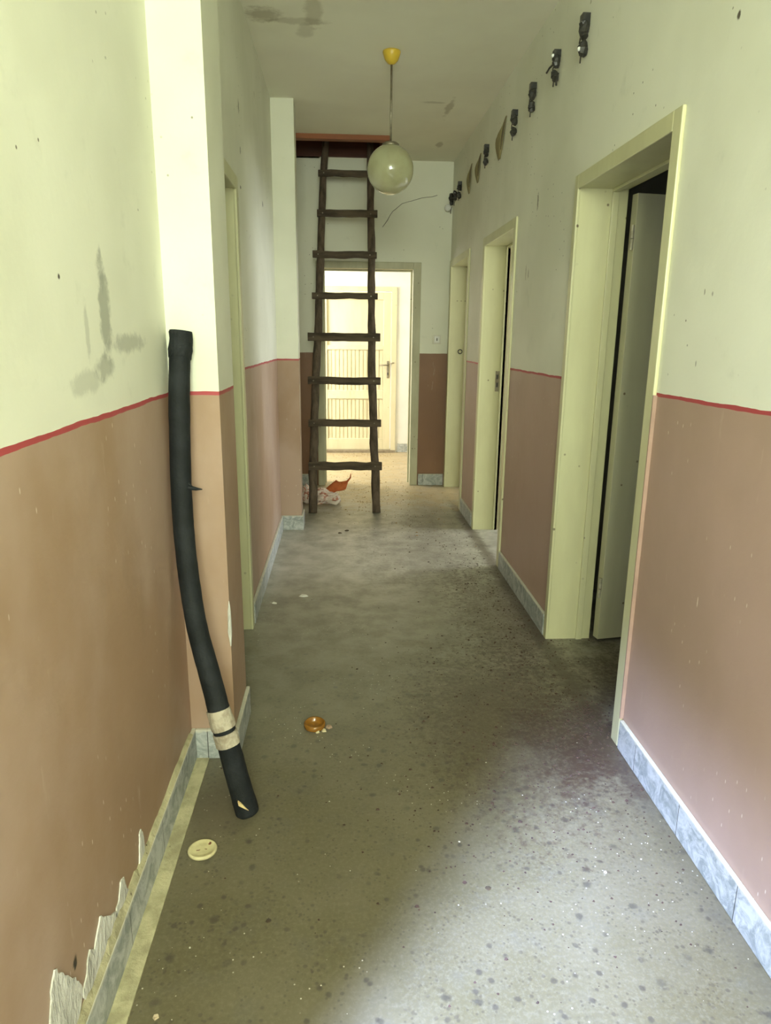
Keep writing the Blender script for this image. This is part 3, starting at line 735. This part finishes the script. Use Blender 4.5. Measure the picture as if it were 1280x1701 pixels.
# ---- crumpled bag and orange rag behind the ladder foot
def crumple(name, loc, sc, mat, seed, parent=None, amp=.45, sub=4):
    bm = bmesh.new(); bmesh.ops.create_icosphere(bm, subdivisions=sub, radius=1)
    for v in bm.verts:
        p = v.co.copy(); a = noise.noise(p*1.6+Vector((seed, 0, 0))); b = abs(noise.noise(p*3.7+Vector((0, seed, 0)))); c_ = abs(noise.noise(p*8+Vector((0, 0, seed))))
        v.co = p*(1+amp*a-amp*.8*b-amp*.35*c_)
        v.co.x *= sc[0]; v.co.y *= sc[1]; v.co.z = max(0, v.co.z*sc[2]+sc[2]*.75)
    o = mesh_obj(name, bm, mat, parent, smooth=False); o.location = loc; return o
M_bag = NT('pink_white_plastic'); pb = M_bag.obj(); wv = M_bag.noise(pb, 14, 3, .6, dist=2)
M_bagm = M_bag.out(M_bag.mix(M_bag.ramp(wv, .50, .60), (.74, .62, .54), (.50, .20, .13)), .45, .5)
bg = thing('plastic_bag', (-.20, 5.72, 0), 'crumpled pink and white plastic bag on the floor behind the left foot of the ladder', 'plastic bag')
crumple('bag_body', (.04, 0, 0), (.14, .10, .07), M_bagm, 1.3, bg)
crumple('bag_fold', (-.10, .01, 0), (.055, .07, .085), M_bagm, 4.1, bg)
bm = bmesh.new()
tube(bm, [(.08, -.09, .03), (.14, -.10, .02), (.175, -.06, .04), (.15, -.03, .07), (.11, -.05, .07)], [.012, .016, .014, .012, .008], 8, rough=.4)
tube(bm, [(.10, -.06, .03), (.13, -.055, .065), (.17, -.03, .09)], [.010, .010, .004], 8, rough=.4)
mesh_obj('bag_handle', bm, plain('white_plastic', (.80, .72, .62), (.7, .6, .5), 10, .4), bg, smooth=True)
rg = thing('orange_rag', (-.10, 5.85, 0), 'bright orange rag with a curled tail lying on the pink and white bag', 'rag')
M_or = plain('orange_cloth', (.62, .17, .055), (.48, .12, .04), 12, .8, .2, bump=.4)
bm = bmesh.new(); G = []
for i in range(9):
    row = []
    for k_ in range(7):
        u, v_ = i/8, k_/6
        x = -.075+.20*u+.02*v_; y = -.10+.05*v_; z = .05+.06*u+.10*v_*(1-.55*abs(u-.5)*2) - .05*max(0, .25-u)
        row.append(bm.verts.new((x, y+.012*noise.noise(Vector((u*5, v_*5, 0))), z+.014*noise.noise(Vector((u*4, v_*4, 7))))))
    G.append(row)
for A, B_ in zip(G, G[1:]):
    for k_ in range(6): bm.faces.new((A[k_], A[k_+1], B_[k_+1], B_[k_]))
o = mesh_obj('cloth', bm, M_or, rg, smooth=True); s_ = o.modifiers.new('s', 'SOLIDIFY'); s_.thickness = .005
bm = bmesh.new(); tube(bm, [(.09, -.06, .15), (.14, -.055, .17), (.165, -.05, .20), (.17, -.045, .235)], [.014, .009, .007, .003], 8)
mesh_obj('tail', bm, M_or, rg, smooth=True)

# ---- uncountable grit on the floor
def grit(name, label, mat, spots, n, smin, smax, seed):
    rnd = random.Random(seed); bm = bmesh.new()
    for i in range(n):
        cx, cy_, rx, ry = rnd.choice(spots)
        x = rnd.gauss(cx, rx); y = rnd.gauss(cy_, ry)
        if x > XR-.02 and not (D1[0] < y < D1[1]): continue
        if any(math.hypot(x-fx_, y-5.383) < .06 for fx_ in (-.234, .268)) or (x < .08 and 5.55 < y < 5.95): continue
        if x < -.43 or (x < -.34 and 2.08 < y < 2.4): continue
        if y > 4.86 and x < -.28 and y < 5.1: continue
        if y > YE-.03 and not (E0+.03 < x < E1-.03): continue
        s = rnd.uniform(smin, smax)*(1 if rnd.random() < .85 else 1.7)
        shard(bm, (x, y, 0), s, rnd.random(), .5)
    o = mesh_obj(name, bm, mat); tag(o, label, 'grit', kind='stuff')
grit('brown_grit', 'dark brown crumbs and grit scattered along the right side of the floor', plain('brown_crumbs', (.09, .055, .04), (.06, .04, .03), 30, .9),
     [(.80, 2.2, .10, .22), (.75, 2.6, .16, .35), (.85, 3.1, .08, .35), (.8, 3.8, .12, .4), (.5, 2.3, .25, .5), (.65, 4.9, .2, .5), (.55, 1.9, .22, .3), (.9, 2.3, .05, .1)], 2600, .0015, .0045, 11)
grit('pale_grit', 'tiny pale plaster crumbs scattered over the floor', plain('pale_crumbs', (.62, .60, .50), (.5, .48, .38), 30, .9),
     [(-.37, 1.35, .035, .30), (.75, 1.45, .13, .2), (-.40, 3.6, .02, .5), (.2, 3.0, .4, 1.2), (.2, 2.0, .4, 1.2)], 260, .0008, .0022, 12)
grit('tan_grit', 'tan debris littering the floor around the far doorway', plain('tan_crumbs', (.40, .28, .14), (.24, .16, .08), 30, .9),
     [(.1, 6.2, .25, .35), (.2, 7.3, .35, .5), (.2, 8.1, .25, .08), (.0, 5.7, .2, .2), (.55, 5.8, .2, .5)], 1100, .002, .006, 13)
